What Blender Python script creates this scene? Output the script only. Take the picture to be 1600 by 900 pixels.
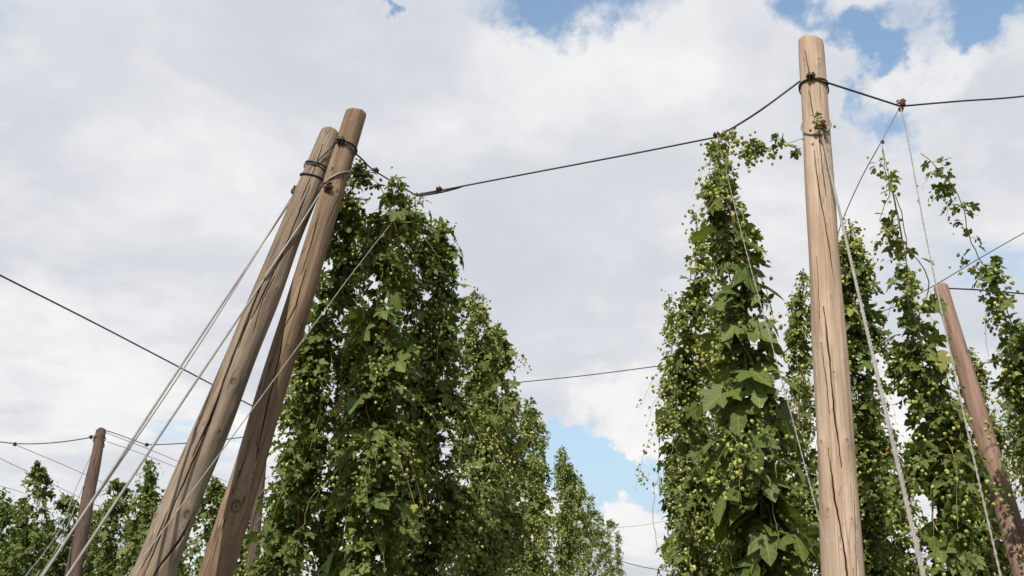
import bpy, math, random
import numpy as np
from mathutils import Vector, Matrix

for o in list(bpy.data.objects): bpy.data.objects.remove(o)
S = bpy.context.scene
COL = S.collection
R = math.radians

# ------------------------------------------------------------------ camera
FP = 1556.0                                   # focal length in photo pixels (1600 wide)
PITCH = math.atan(510.0/FP); YAW = R(8.17)
CAM = np.array([0.0, 0.0, 1.6])
Fh = np.array([-math.sin(YAW), math.cos(YAW), 0.0]); Rt = np.array([math.cos(YAW), math.sin(YAW), 0.0]); Zu = np.array([0, 0, 1.0])
Fw = math.cos(PITCH)*Fh + math.sin(PITCH)*Zu
Up = -math.sin(PITCH)*Fh + math.cos(PITCH)*Zu
def ray(u, v): return (u-800)/FP*Rt + (450-v)/FP*Up + Fw
def P(u, v, d): return CAM + d*ray(u, v)                     # at depth d along the view axis
def PZ(u, v, z): r = ray(u, v); return CAM + (z-CAM[2])/r[2]*r   # at height z
cam = bpy.data.cameras.new('camera'); cam.sensor_width = 36; cam.lens = 36*FP/1600
cam.clip_start = .05; cam.clip_end = 3000
cam.dof.use_dof = True; cam.dof.focus_distance = 9.0; cam.dof.aperture_fstop = 4.0
co = bpy.data.objects.new('camera', cam); COL.objects.link(co)
co.location = CAM
co.matrix_world = Matrix(((Rt[0], Up[0], -Fw[0], CAM[0]), (Rt[1], Up[1], -Fw[1], CAM[1]), (Rt[2], Up[2], -Fw[2], CAM[2]), (0, 0, 0, 1)))
S.camera = co

# ------------------------------------------------------------------ light
SUN_EL, SUN_AZ = R(52), R(194)      # azimuth clockwise from +Y (camera looks about -8)
S.view_settings.view_transform = 'Standard'; S.view_settings.look = 'None'
S.view_settings.exposure = 0.35; S.view_settings.gamma = 1.0
sd = np.array([math.sin(SUN_AZ)*math.cos(SUN_EL), math.cos(SUN_AZ)*math.cos(SUN_EL), math.sin(SUN_EL)])
sl = bpy.data.lights.new('sun', 'SUN'); sl.energy = 5.0; sl.angle = R(.5); sl.color = (1, .915, .78)
so = bpy.data.objects.new('sun', sl); COL.objects.link(so)
so.rotation_euler = Vector(sd).to_track_quat('Z', 'Y').to_euler()

class NT:
    """tiny node helper"""
    def __init__(s, tree): s.t = tree; s.n = tree.nodes; s.l = tree.links
    def new(s, typ, **kw):
        n = s.n.new(typ)
        for k, v in kw.items(): setattr(n, k, v)
        return n
    def put(s, sock, v):
        if isinstance(v, bpy.types.NodeSocket): s.l.new(v, sock)
        else: sock.default_value = v
    def m(s, op, a, b=None, c=None, clamp=False):
        n = s.new('ShaderNodeMath', operation=op, use_clamp=clamp)
        s.put(n.inputs[0], a)
        if b is not None: s.put(n.inputs[1], b)
        if c is not None: s.put(n.inputs[2], c)
        return n.outputs[0]
    def vm(s, op, a, b=None):
        n = s.new('ShaderNodeVectorMath', operation=op)
        s.put(n.inputs[0], a)
        if b is not None: s.put(n.inputs[1], b)
        return n.outputs['Value'] if op in ('DOT_PRODUCT', 'LENGTH', 'DISTANCE') else n.outputs[0]
    def noise(s, vec, scale, detail=4, rough=.5, dist=0):
        n = s.new('ShaderNodeTexNoise'); s.put(n.inputs['Vector'], vec)
        n.inputs['Scale'].default_value = scale; n.inputs['Detail'].default_value = detail
        n.inputs['Roughness'].default_value = rough; n.inputs['Distortion'].default_value = dist
        return n.outputs['Fac']
    def ramp(s, v, a, b, c=0.0, d=1.0, smooth=True):
        n = s.new('ShaderNodeMapRange', interpolation_type='SMOOTHSTEP' if smooth else 'LINEAR')
        s.put(n.inputs[0], v); n.inputs[1].default_value = a; n.inputs[2].default_value = b
        n.inputs[3].default_value = c; n.inputs[4].default_value = d
        return n.outputs[0]
    def mix(s, f, a, b, blend='MIX'):
        n = s.new('ShaderNodeMix', data_type='RGBA', blend_type=blend)
        s.put(n.inputs[0], f)
        for i, v in ((6, a), (7, b)):
            s.put(n.inputs[i], v if isinstance(v, bpy.types.NodeSocket) else (*v, 1))
        return n.outputs[2]

W = bpy.data.worlds.new('World'); S.world = W; W.use_nodes = True
W.node_tree.nodes.clear(); w = NT(W.node_tree)
tc = w.new('ShaderNodeTexCoord'); D = tc.outputs['Generated']
sky = w.new('ShaderNodeTexSky', sky_type='NISHITA'); sky.sun_disc = False
sky.sun_elevation = SUN_EL; sky.sun_rotation = SUN_AZ; sky.dust_density = 1.0; sky.air_density = 1.0; sky.ozone_density = 2.0
skyc = w.vm('SCALE', sky.outputs[0]); skyc.node.inputs['Scale'].default_value = .15
sep = w.new('ShaderNodeSeparateXYZ'); w.l.new(D, sep.inputs[0])
den = w.m('ADD', w.m('MAXIMUM', sep.outputs[2], 0.0), .22)
cmb = w.new('ShaderNodeCombineXYZ')
w.put(cmb.inputs[0], w.m('DIVIDE', sep.outputs[0], den)); w.put(cmb.inputs[1], w.m('DIVIDE', sep.outputs[1], den)); cmb.inputs[2].default_value = 3.7
Q = cmb.outputs[0]
n1 = w.noise(Q, 1.9, 9, .56, .25)
n2 = w.noise(w.vm('ADD', Q, (5.1, 2.2, .4)), .9, 5, .5, .2)
n3 = w.noise(w.vm('ADD', Q, (1.3, 7.2, 2.4)), 2.3, 9, .52, .35)
n4 = w.noise(w.vm('ADD', Q, (9.3, 1.2, 6.4)), 9, 9, .6, .4)
# holes in the cloud cover, at fixed places of the sky
wn = w.new('ShaderNodeTexNoise'); w.l.new(D, wn.inputs['Vector']); wn.inputs['Scale'].default_value = 13; wn.inputs['Detail'].default_value = 7; wn.inputs['Roughness'].default_value = .6
wv = w.vm('SCALE', w.vm('SUBTRACT', wn.outputs['Color'], (.5, .5, .5))); wv.node.inputs['Scale'].default_value = .16
DW = w.vm('ADD', D, wv)
GAPS = [(905, -12, 90, .30, 2.2), (825, -5, 30, .2, 1), (602, 30, 24, .26, 1), (1262, 12, 55, .24, 1), (1335, 75, 50, .30, 1.1), (1345, 175, 34, .17, .8), (1415, 195, 48, .22, 1),
        (1545, 10, 75, .32, 1.3), (1490, 80, 50, .16, 1), (905, 735, 80, .30, 1.6), (850, 700, 55, .2, 1), (1010, 760, 60, .22, 1.2), (350, 690, 60, .14, 2.0), (980, 690, 30, .1, 2), (1560, 640, 60, .14, 1), (1000,1000,60,.3,4)]
gap = 0.0
for (u, v, r, a, ax) in GAPS:
    c = ray(u, v); c = c/np.linalg.norm(c)
    dv = w.vm('SUBTRACT', DW, tuple(c))
    dx = w.m('DIVIDE', w.vm('DOT_PRODUCT', dv, tuple(Rt)), ax); dy = w.vm('DOT_PRODUCT', dv, tuple(Up))
    dd = w.m('SQRT', w.m('ADD', w.m('MULTIPLY', dx, dx), w.m('MULTIPLY', dy, dy)))
    gap = w.m('ADD', gap, w.ramp(dd, 0, r*1.35/FP, a*1.35, 0))
PUFF = [(285, 350, 190, .12, 1.6), (945, 630, 66, .34, 1.15), (1000, 655, 45, .22, 1.2), (985, 800, 50, .3, 1.3), (1010, 850, 60, .3, 1), (1500, 90, 50, .12, 1), (1560, 200, 90, .12, 1)]
for (u, v, r, a, ax) in PUFF:
    c = ray(u, v); c = c/np.linalg.norm(c)
    dv = w.vm('SUBTRACT', DW, tuple(c))
    dx = w.m('DIVIDE', w.vm('DOT_PRODUCT', dv, tuple(Rt)), ax); dy = w.vm('DOT_PRODUCT', dv, tuple(Up))
    dd = w.m('SQRT', w.m('ADD', w.m('MULTIPLY', dx, dx), w.m('MULTIPLY', dy, dy)))
    gap = w.m('SUBTRACT', gap, w.ramp(dd, r*.5/FP, r*1.15/FP, a, 0))
pf = 0.0
for (u, v, r, a, ax) in [(945, 628, 62, .8, 1.1), (1005, 660, 48, .7, 1.3), (985, 805, 50, .6, 1.4), (850, 110, 110, .5, 1.2), (1000, 60, 110, .4, 1.2), (1480, 90, 60, .5, 1), (1395, 120, 40, .5, .7), (150, 625, 70, .4, 1.5)]:
    c = ray(u, v); c = c/np.linalg.norm(c); dv = w.vm('SUBTRACT', DW, tuple(c))
    dx = w.m('DIVIDE', w.vm('DOT_PRODUCT', dv, tuple(Rt)), ax); dy = w.vm('DOT_PRODUCT', dv, tuple(Up))
    dd = w.m('SQRT', w.m('ADD', w.m('MULTIPLY', dx, dx), w.m('MULTIPLY', dy, dy)))
    pf = w.m('MAXIMUM', pf, w.ramp(dd, r*.45/FP, r*1.25/FP, a, 0))
cov = w.m('SUBTRACT', w.m('ADD', n1, .19), gap)
cov = w.m('ADD', cov, w.m('MULTIPLY', w.m('SUBTRACT', n4, .5), .30))
mask = w.ramp(cov, .36, .60, .07, 1.0)
thick = w.ramp(cov, .45, .78)
br = w.ramp(w.m('ADD', w.m('MULTIPLY', n2, .50), w.m('ADD', w.m('MULTIPLY', n3, .42), w.m('MULTIPLY', n4, .13))), .42, .63)
ccol = w.mix(br, (.61, .64, .70), (.935, .92, .905))
ccol = w.mix(w.m('MULTIPLY', w.m('SUBTRACT', 1.0, thick), .35), ccol, (.80, .82, .84))
ccol = w.mix(pf, ccol, (.93, .92, .90))
hz = w.ramp(sep.outputs[2], .0, .45, .85, .10)
bl = w.mix(hz, w.vm('MULTIPLY', skyc, (1.22, 1.34, 1.28)), (.46, .58, .71))
fin = w.mix(mask, bl, ccol)
bg = w.new('ShaderNodeBackground'); w.l.new(fin, bg.inputs[0]); bg.inputs[1].default_value = .82
bgS = bg
wo = w.new('ShaderNodeOutputWorld'); w.l.new(bg.outputs[0], wo.inputs[0])

# ------------------------------------------------------------------ scene helpers
def tag(o, label=None, cat=None, group=None, kind=None):
    if label: o['label'] = label
    if cat: o['category'] = cat
    if group: o['group'] = group
    if kind: o['kind'] = kind
    return o
def empty(name, loc, label, cat, group=None):
    o = bpy.data.objects.new(name, None); COL.objects.link(o); o.location = tuple(loc); o.empty_display_size = .2
    return tag(o, label, cat, group)
def link(name, me, mat, parent=None, smooth=True):
    """mesh given in world coordinates; kept in the parent's local frame"""
    me.materials.append(mat)
    if smooth: me.polygons.foreach_set('use_smooth', np.ones(len(me.polygons), bool))
    o = bpy.data.objects.new(name, me); COL.objects.link(o)
    if parent is not None:
        me.transform(Matrix.Translation(-parent.location)); o.parent = parent
    me.update()
    return o
def mesh_np(name, V, F, uv=None, attrs=None):
    """V (n,3), F (m,k) all the same size"""
    me = bpy.data.meshes.new(name); V = np.asarray(V, np.float32); F = np.asarray(F, np.int32)
    m, k = F.shape
    me.vertices.add(len(V)); me.vertices.foreach_set('co', V.ravel())
    me.loops.add(m*k); me.loops.foreach_set('vertex_index', F.ravel())
    me.polygons.add(m); me.polygons.foreach_set('loop_start', np.arange(0, m*k, k, dtype=np.int32))
    me.polygons.foreach_set('loop_total', np.full(m, k, np.int32))
    if uv is not None:
        l = me.uv_layers.new(name='UVMap'); l.data.foreach_set('uv', np.asarray(uv, np.float32)[F.ravel()].ravel())
    for nm, a in (attrs or {}).items():
        at = me.attributes.new(nm, 'FLOAT', 'POINT'); at.data.foreach_set('value', np.asarray(a, np.float32))
    me.update(calc_edges=True); me.validate()
    return me
class MB:
    """collects quads into one mesh"""
    def __init__(s): s.V = []; s.F = []; s.n = 0
    def add(s, V, F): s.V.append(np.asarray(V, float)); s.F.append(np.asarray(F, int)+s.n); s.n += len(V); return s
    def tube(s, pts, r, k=6, caps=True):
        pts = np.asarray(pts, float); n = len(pts)
        r = np.full(n, r) if np.isscalar(r) else np.asarray(r, float)
        T = np.gradient(pts, axis=0); T /= np.linalg.norm(T, axis=1)[:, None]+1e-12
        a = np.array([0, 0, 1.0]) if abs(T[0, 2]) < .9 else np.array([1.0, 0, 0])
        N = np.zeros_like(T); x = np.cross(T[0], a); x /= np.linalg.norm(x); N[0] = x
        for i in range(1, n):
            x = N[i-1]-T[i]*np.dot(N[i-1], T[i]); N[i] = x/(np.linalg.norm(x)+1e-12)
        B = np.cross(T, N); th = np.arange(k)*2*math.pi/k
        V = pts[:, None]+r[:, None, None]*(np.cos(th)[None, :, None]*N[:, None]+np.sin(th)[None, :, None]*B[:, None])
        i, j = np.meshgrid(np.arange(n-1), np.arange(k), indexing='ij'); j2 = (j+1) % k
        F = np.stack([i*k+j, i*k+j2, (i+1)*k+j2, (i+1)*k+j], -1).reshape(-1, 4)
        V = V.reshape(-1, 3)
        if caps:
            V = np.vstack([V, pts[0], pts[-1]]); c0 = n*k; jj = np.arange(0, k)
            # quads with a repeated centre would be degenerate: pair up triangles into quads (k even)
            q0 = [[c0, (j+2) % k, (j+1) % k, j] for j in range(0, k-1, 2)]
            q1 = [[c0+1, (n-1)*k+j, (n-1)*k+(j+1) % k, (n-1)*k+(j+2) % k] for j in range(0, k-1, 2)]
            F = np.vstack([F, q0, q1])
        return s.add(V, F)
    def box(s, c, ax, ay, az):
        c, ax, ay, az = map(np.asarray, (c, ax, ay, az))
        # chamfered box: two crossing rings
        V = []
        for z, f in ((-1, .75), (-.75, 1), (.75, 1), (1, .75)):
            for x, y in ((-1, -.75), (-.75, -1), (.75, -1), (1, -.75), (1, .75), (.75, 1), (-.75, 1), (-1, .75)):
                V.append(c+ax*x*f+ay*y*f+az*z)
        F = []
        for a in range(3):
            for b in range(8): F.append([a*8+b, a*8+(b+1) % 8, (a+1)*8+(b+1) % 8, (a+1)*8+b])
        F += [[0, 7, 6, 1], [1, 6, 5, 2], [2, 5, 4, 3], [24, 25, 30, 31], [25, 26, 29, 30], [26, 27, 28, 29]]
        return s.add(V, F)
    def build(s, name, mat, parent=None, smooth=True):
        return link(name, mesh_np(name, np.vstack(s.V), np.vstack(s.F)), mat, parent, smooth)
def curve(pts, n=24):
    """Catmull-Rom through the points"""
    p = np.asarray(pts, float); p = np.vstack([2*p[0]-p[1], p, 2*p[-1]-p[-2]]); out = []
    for i in range(1, len(p)-2):
        t = np.linspace(0, 1, n, endpoint=False)[:, None]
        a, b, c, d = p[i-1], p[i], p[i+1], p[i+2]
        out.append(.5*((2*b)+(-a+c)*t+(2*a-5*b+4*c-d)*t**2+(-a+3*b-3*c+d)*t**3))
    return np.vstack(out+[p[-2][None]])
def sag(a, b, s, n=24):
    a, b = np.asarray(a), np.asarray(b); t = np.linspace(0, 1, n)[:, None]
    p = a+(b-a)*t; p[:, 2] -= (4*s*t*(1-t))[:, 0]; return p

# ------------------------------------------------------------------ materials
def material(name):
    m = bpy.data.materials.new(name); m.use_nodes = True; t = NT(m.node_tree)
    return m, t, t.n['Principled BSDF'], t.n['Material Output']
def leaf_mat(name, dark, light, yellow, trans=.28):
    m, t, b, out = material(name)
    a = t.new('ShaderNodeAttribute', attribute_name='tint').outputs['Fac']
    uv = t.new('ShaderNodeUVMap').outputs[0]
    sp = t.new('ShaderNodeSeparateXYZ'); t.l.new(uv, sp.inputs[0])
    x, y = sp.outputs[0], t.m('ABSOLUTE', sp.outputs[1])
    geo = t.new('ShaderNodeNewGeometry')
    nz = t.noise(geo.outputs['Position'], 35, 3)
    c = t.mix(t.ramp(a, .0, .9, 0, 1, False), dark, light)
    c = t.mix(t.ramp(a, .93, 1.0), c, yellow)
    c = t.mix(t.m('MULTIPLY', t.ramp(nz, .35, .75), .35), c, tuple(k*1.5 for k in light))
    # midrib and side veins
    v1 = t.ramp(y, .012, .03, 1, 0)
    fr = t.m('FRACT', t.m('MULTIPLY', t.m('SUBTRACT', x, t.m('MULTIPLY', y, .7)), 5.5))
    v2 = t.ramp(t.m('ABSOLUTE', t.m('SUBTRACT', fr, .5)), .05, .12, .6, 0)
    c = t.mix(t.m('MULTIPLY', t.m('MAXIMUM', v1, v2), .45), c, tuple(k*2.6 for k in light))
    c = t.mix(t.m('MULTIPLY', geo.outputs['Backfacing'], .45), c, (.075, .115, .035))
    t.l.new(c, b.inputs['Base Color']); b.inputs['Roughness'].default_value = .58
    b.inputs['Specular IOR Level'].default_value = .22
    tr = t.new('ShaderNodeBsdfTranslucent'); t.l.new(t.mix(.5, c, (.16, .26, .03)), tr.inputs[0])
    mx = t.new('ShaderNodeMixShader'); mx.inputs[0].default_value = trans
    t.l.new(b.outputs[0], mx.inputs[1]); t.l.new(tr.outputs[0], mx.inputs[2]); t.l.new(mx.outputs[0], out.inputs[0])
    return m
M = {}
M['leaf'] = leaf_mat('hop_leaf', (.022, .040, .010), (.128, .158, .034), (.36, .32, .06), .26)
M['leaf_far'] = leaf_mat('hop_leaf_far', (.030, .050, .014), (.115, .150, .036), (.24, .22, .06), .24)
def cone_mat():
    m, t, b, out = material('hop_cone')
    a = t.new('ShaderNodeAttribute', attribute_name='tint').outputs['Fac']
    c = t.mix(a, (.20, .25, .055), (.52, .53, .17))
    c = t.mix(t.ramp(a, .96, 1.0), c, (.25, .13, .05))
    t.l.new(c, b.inputs['Base Color']); b.inputs['Roughness'].default_value = .7; b.inputs['Specular IOR Level'].default_value = .2
    tr = t.new('ShaderNodeBsdfTranslucent'); t.l.new(c, tr.inputs[0])
    mx = t.new('ShaderNodeMixShader'); mx.inputs[0].default_value = .3
    t.l.new(b.outputs[0], mx.inputs[1]); t.l.new(tr.outputs[0], mx.inputs[2]); t.l.new(mx.outputs[0], out.inputs[0])
    return m
M['cone'] = cone_mat()
def plain(name, c1, c2, scale=20, rough=.6, metal=0, stretch=(1, 1, 1)):
    m, t, b, out = material(name)
    tc = t.new('ShaderNodeTexCoord'); v = t.vm('MULTIPLY', tc.outputs['Object'], stretch)
    n = t.noise(v, scale, 5, .6)
    t.l.new(t.mix(t.ramp(n, .38, .62), c1, c2), b.inputs['Base Color'])
    b.inputs['Roughness'].default_value = rough; b.inputs['Metallic'].default_value = metal
    bp = t.new('ShaderNodeBump'); bp.inputs['Strength'].default_value = .4; bp.inputs['Distance'].default_value = .003
    t.l.new(n, bp.inputs['Height']); t.l.new(bp.outputs[0], b.inputs['Normal'])
    return m
M['bine'] = plain('hop_bine', (.15, .075, .035), (.32, .20, .09), 14)
M['shoot'] = plain('hop_shoot', (.16, .16, .05), (.30, .23, .09), 10)
M['twine'] = plain('brown_twine', (.10, .07, .045), (.2, .15, .11), 30)
M['dull_rope'] = plain('dull_rope', (.17, .16, .15), (.22, .21, .195), 9, .65, .1)
M['dark_wire'] = plain('dark_wire', (.022, .02, .02), (.034, .03, .03), 9, .6, .2)
M['grey_wire'] = plain('grey_wire', (.19, .18, .175), (.23, .22, .21), 9, .55, .3)
M['pale_rope'] = plain('pale_rope', (.175, .165, .155), (.225, .215, .20), 9, .65, .1)
M['rust'] = plain('rusty_iron', (.05, .016, .012), (.13, .035, .022), 60, .8, .2)
M['black_iron'] = plain('black_iron', (.02, .015, .014), (.06, .035, .03), 60, .7, .3)
def wood_mat(name, ca, cb, cc, crack=.5, checks=.05, seed=0.0):
    """weathered pole; object space, Z along the pole"""
    m, t, b, out = material(name)
    tc = t.new('ShaderNodeTexCoord'); o = t.vm('ADD', tc.outputs['Object'], (seed, seed*1.7, seed*3.1))
    big = t.noise(t.vm('MULTIPLY', o, (3, 3, .9)), 1.0, 4, .6, .4)
    grain = t.noise(t.vm('MULTIPLY', o, (80, 80, 1.6)), 1.0, 5, .7, .15)
    fine = t.noise(t.vm('MULTIPLY', o, (26, 26, .9)), 1.0, 6, .65, .3)
    spk = t.noise(t.vm('MULTIPLY', o, (60, 60, 34)), 1.0, 4, .6)
    c = t.mix(t.ramp(big, .35, .65), ca, cb)
    c = t.mix(t.m('MULTIPLY', t.ramp(fine, .42, .66), .75), c, cc)
    c = t.mix(t.m('MULTIPLY', t.ramp(grain, .46, .66), .55), c, tuple(k*.5 for k in ca))
    c = t.mix(t.m('MULTIPLY', t.ramp(spk, .60, .74), .5), c, tuple(k*.42 for k in cc))
    # drying checks: thin lines along the grain
    cr = t.m('ABSOLUTE', t.m('SUBTRACT', t.noise(t.vm('MULTIPLY', t.vm('ADD', o, (3.3, 1.1, .2)), (11, 11, .55)), 1.0, 3, .5, .25), .5))
    brk = t.ramp(t.noise(t.vm('MULTIPLY', o, (5, 5, 1.6)), 1.0, 3, .5), .44, .56)
    ln = t.m('MULTIPLY', t.ramp(cr, .0035, .0095, 1, 0), brk)
    ln = t.m('MULTIPLY', ln, crack)
    c = t.mix(ln, c, (.02, .013, .01))
    k = t.new('ShaderNodeAttribute', attribute_name='knot').outputs['Fac']
    c = t.mix(t.ramp(k, .25, .8, 0, .85), c, tuple(q*.30 for q in cc))
    ck = t.new('ShaderNodeAttribute', attribute_name='check').outputs['Fac']
    c = t.mix(t.ramp(ck, .25, .6), c, (.018, .012, .009))
    t.l.new(c, b.inputs['Base Color']); b.inputs['Roughness'].default_value = .82; b.inputs['Specular IOR Level'].default_value = .25
    h = t.m('SUBTRACT', t.m('ADD', t.m('MULTIPLY', grain, .45), t.m('ADD', t.m('MULTIPLY', fine, .7), t.m('MULTIPLY', spk, .25))), t.m('MULTIPLY', ln, 1.2))
    bp = t.new('ShaderNodeBump'); bp.inputs['Strength'].default_value = .75; bp.inputs['Distance'].default_value = .008
    t.l.new(h, bp.inputs['Height']); t.l.new(bp.outputs[0], b.inputs['Normal'])
    return m
M['wood_grey'] = wood_mat('weathered_grey_wood', (.14, .11, .082), (.225, .18, .14), (.085, .055, .038), .7, seed=1.0)
M['wood_brown'] = wood_mat('weathered_brown_wood', (.155, .107, .071), (.24, .176, .125), (.095, .053, .033), .8, seed=4.0)
M['wood_pale'] = wood_mat('pale_dry_wood', (.325, .248, .19), (.42, .33, .265), (.28, .19, .138), .35, seed=9.3)
M['wood_red'] = wood_mat('reddish_wood', (.17, .11, .087), (.235, .162, .13), (.13, .08, .06), .6, seed=14.0)
M['wood_darkred'] = wood_mat('dark_reddish_wood', (.055, .036, .028), (.09, .06, .046), (.032, .021, .017), 1.0, seed=17.0)

# ------------------------------------------------------------------ ground
def ground():
    n = 80; g = np.sign(np.linspace(-1, 1, n))*np.abs(np.linspace(-1, 1, n))**2.4*900
    x, y = np.meshgrid(g, g, indexing='ij')
    V = np.stack([x, y+20, np.zeros_like(x)], -1).reshape(-1, 3)
    i, j = np.meshgrid(np.arange(n-1), np.arange(n-1), indexing='ij')
    F = np.stack([i*n+j, (i+1)*n+j, (i+1)*n+j+1, i*n+j+1], -1).reshape(-1, 4)
    m, t, b, out = material('grass_and_soil')
    tc = t.new('ShaderNodeTexCoord'); o = tc.outputs['Object']
    c = t.mix(t.ramp(t.noise(o, 1.3, 6, .6), .42, .58), (.055, .075, .022), (.12, .088, .055))
    c = t.mix(t.ramp(t.noise(o, 30, 4, .6), .45, .7, 0, .7), c, (.10, .12, .04))
    t.l.new(c, b.inputs['Base Color']); b.inputs['Roughness'].default_value = .95
    bp = t.new('ShaderNodeBump'); bp.inputs['Strength'].default_value = .6; bp.inputs['Distance'].default_value = .05
    t.l.new(t.noise(o, 18, 6, .7), bp.inputs['Height']); t.l.new(bp.outputs[0], b.inputs['Normal'])
    tag(link('ground', mesh_np('ground', V, F), m), kind='structure')
ground()

# ------------------------------------------------------------------ poles
def pole(name, top, low, d_top, d_low, mat, label, cat='pole', group=None, seed=0, checks=(), knots=(), res=128, bend=0.0, cap_tilt=0.0, rimk=.35, cracks=(), spots=(), fine_rows=.016):
    """round pole from its top through 'low' and on into the ground; diameters at both"""
    rng = np.random.RandomState(seed)
    top = np.asarray(top); low = np.asarray(low); ax = top-low; L1 = np.linalg.norm(ax); ax = ax/L1
    base = low+ax*((-.15-low[2])/ax[2]); L = np.linalg.norm(top-base)
    s0 = L-L1
    yb = base-CAM; yb = yb-ax*np.dot(yb, ax); yb /= np.linalg.norm(yb); xb = np.cross(yb, ax)
    def hit(u, v):      # where the line of sight meets the bark: (distance along the pole, angle)
        rn = ray(u, v); rn = rn/np.linalg.norm(rn); w0 = CAM-base; bb = np.dot(rn, ax); dd = np.dot(rn, w0); ee = np.dot(ax, w0)
        s = (ee-bb*dd)/(1-bb*bb); ts = (bb*ee-dd)/(1-bb*bb); off = np.linalg.norm(w0+rn*ts-ax*s)
        rr = np.interp(s, [0, s0, L], [(d_low+(d_low-d_top)*s0/L1)/2, d_low/2, d_top/2])
        p = w0+rn*(ts-math.sqrt(max(rr*rr-off*off, 1e-6))/max(math.sqrt(1-bb*bb), .2)); s = np.dot(p, ax)
        return s, math.atan2(np.dot(p, yb), np.dot(p, xb))
    rows = int(L/fine_rows); z = np.linspace(0, L, rows); th = np.arange(res)*2*math.pi/res
    rad = np.interp(z, [0, s0, L], [(d_low+(d_low-d_top)*s0/L1)/2, d_low/2, d_top/2])
    Z, T = np.meshgrid(z, th, indexing='ij'); Rr = rad[:, None]*np.ones_like(Z)
    for k in range(14):     # gentle unevenness
        a, f, p1, q = rng.normal(0, .010), rng.uniform(.6, 6), rng.uniform(0, 6.28), rng.randint(0, 5)
        Rr = Rr*(1+a*np.cos(q*T+p1+f*Z))
    check = np.zeros_like(Z)
    for (a0, a1, s_, e_, wdt, dep) in checks:     # angle at start/end, fractions of L, width (m), depth (m)
        f = (Z/L-s_)/(e_-s_); f2 = np.clip(f, 0, 1); a = a0+(a1-a0)*f2+.03*np.sin(Z*3.1+a0)+.015*np.sin(Z*11+1)
        wdt = wdt*.72; da = np.abs((T-a+math.pi) % (2*math.pi)-math.pi)*Rr
        prof = np.clip(4*f2*(1-f2)*1.6, 0, 1)*((f > 0) & (f < 1))*(.65+.35*np.sin(Z*9+a0*5))
        g = np.clip(1-da/(wdt*.5+1e-6), 0, 1)*np.clip(prof, 0, 1)
        Rr = Rr-dep*g; check = np.maximum(check, g)
    for (line, wdt, dep) in cracks:
        h = sorted(hit(*q) for q in line); hs = [q[0] for q in h]; ha = [q[1] for q in h]
        a = np.interp(Z, hs, ha)+.012*np.sin(Z*23+hs[0]*9)+.008*np.sin(Z*61)
        f = np.clip((Z-hs[0])/(hs[-1]-hs[0]+1e-6), 0, 1); prof = np.clip(8*f*(1-f), 0, 1)*(.75+.25*np.sin(Z*13+hs[0]*7))
        g = np.clip(1.25-np.abs((T-a+math.pi) % (2*math.pi)-math.pi)*Rr/(wdt*.5*np.clip(prof, .35, 1)+.0015), 0, 1)*(prof > .02)
        Rr = Rr-dep*g; check = np.maximum(check, g)
    knots = list(knots)+[(hit(u, v)[1], hit(u, v)[0]/L, sz*1.35) for (u, v, sz) in spots]
    knot = np.zeros_like(Z)
    for (a0, fr, sz) in knots:
        da = ((T-a0+math.pi) % (2*math.pi)-math.pi)*Rr; dz = (Z-fr*L)/1.5
        r = np.sqrt(da**2+dz**2)/sz
        Rr = Rr+.016*np.exp(-(r/1.6)**2)*(sz/.04)-.012*np.exp(-(r/.5)**2)*(sz/.04)
        knot = np.maximum(knot, np.clip(1.15-r, 0, 1)*(.7+.3*np.cos(r*14)))
        ring = np.exp(-((r-1.35)/.12)**2)*.5; knot = np.maximum(knot, ring)
    rim = .5+.25*np.sin(3*T+seed)+.18*np.sin(7*T+2*seed)+.12*np.sin(13*T+seed*3)
    Rr = Rr*(1-.07*rimk*rim*np.exp(-(L-Z)/.035))
    # crown end: rounded edge, then the sawn face
    cx = bend*np.sin(math.pi*Z/L)
    X = Rr*np.cos(T)+cx; Y = Rr*np.sin(T)
    Zt = Z+(cap_tilt*X+.022*rimk*(rim-.5))*np.clip(1-(L-Z)/.05, 0, 1)
    V = [np.stack([X, Y, Zt], -1)]; nr = rows
    kk = [knot]; cc = [check]
    for f, dz in ((.985, .004), (.95, .008), (.7, .010), (.4, .010), (.02, .009)):
        V.append(np.stack([X[-1:]*f, Y[-1:]*f, Zt[-1:]+dz+.004*rng.normal(size=(1, res))*(f > .1)], -1)); nr += 1
        kk.append(np.zeros((1, res))+.1); cc.append(check[-1:]*1.0)
    V = np.vstack(V).reshape(-1, 3); kk = np.vstack(kk).ravel(); cc = np.vstack(cc).ravel()
    i, j = np.meshgrid(np.arange(nr-1), np.arange(res), indexing='ij'); j2 = (j+1) % res
    F = np.stack([i*res+j, i*res+j2, (i+1)*res+j2, (i+1)*res+j], -1).reshape(-1, 4)
    o = bpy.data.objects.new(name, mesh_np(name, V, F, attrs={'knot': kk, 'check': cc}))
    o.data.materials.append(mat); o.data.polygons.foreach_set('use_smooth', np.ones(len(o.data.polygons), bool))
    COL.objects.link(o)
    # local frame: Z = axis, -Y towards the camera
    zc = ax; yb = base-CAM; yb = yb-zc*np.dot(yb, zc); yb /= np.linalg.norm(yb); xb = np.cross(yb, zc)
    o.matrix_world = Matrix(((xb[0], yb[0], zc[0], base[0]), (xb[1], yb[1], zc[1], base[1]), (xb[2], yb[2], zc[2], base[2]), (0, 0, 0, 1)))
    tag(o, label, cat, group)
    return dict(o=o, ax=zc, xb=xb, yb=yb, top=top, base=base, L=L, rad=lambda s: np.interp(s, [0, s0, L], [(d_low+(d_low-d_top)*s0/L1)/2, d_low/2, d_top/2]))
FR = -math.pi/2     # angle that faces the camera
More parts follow.
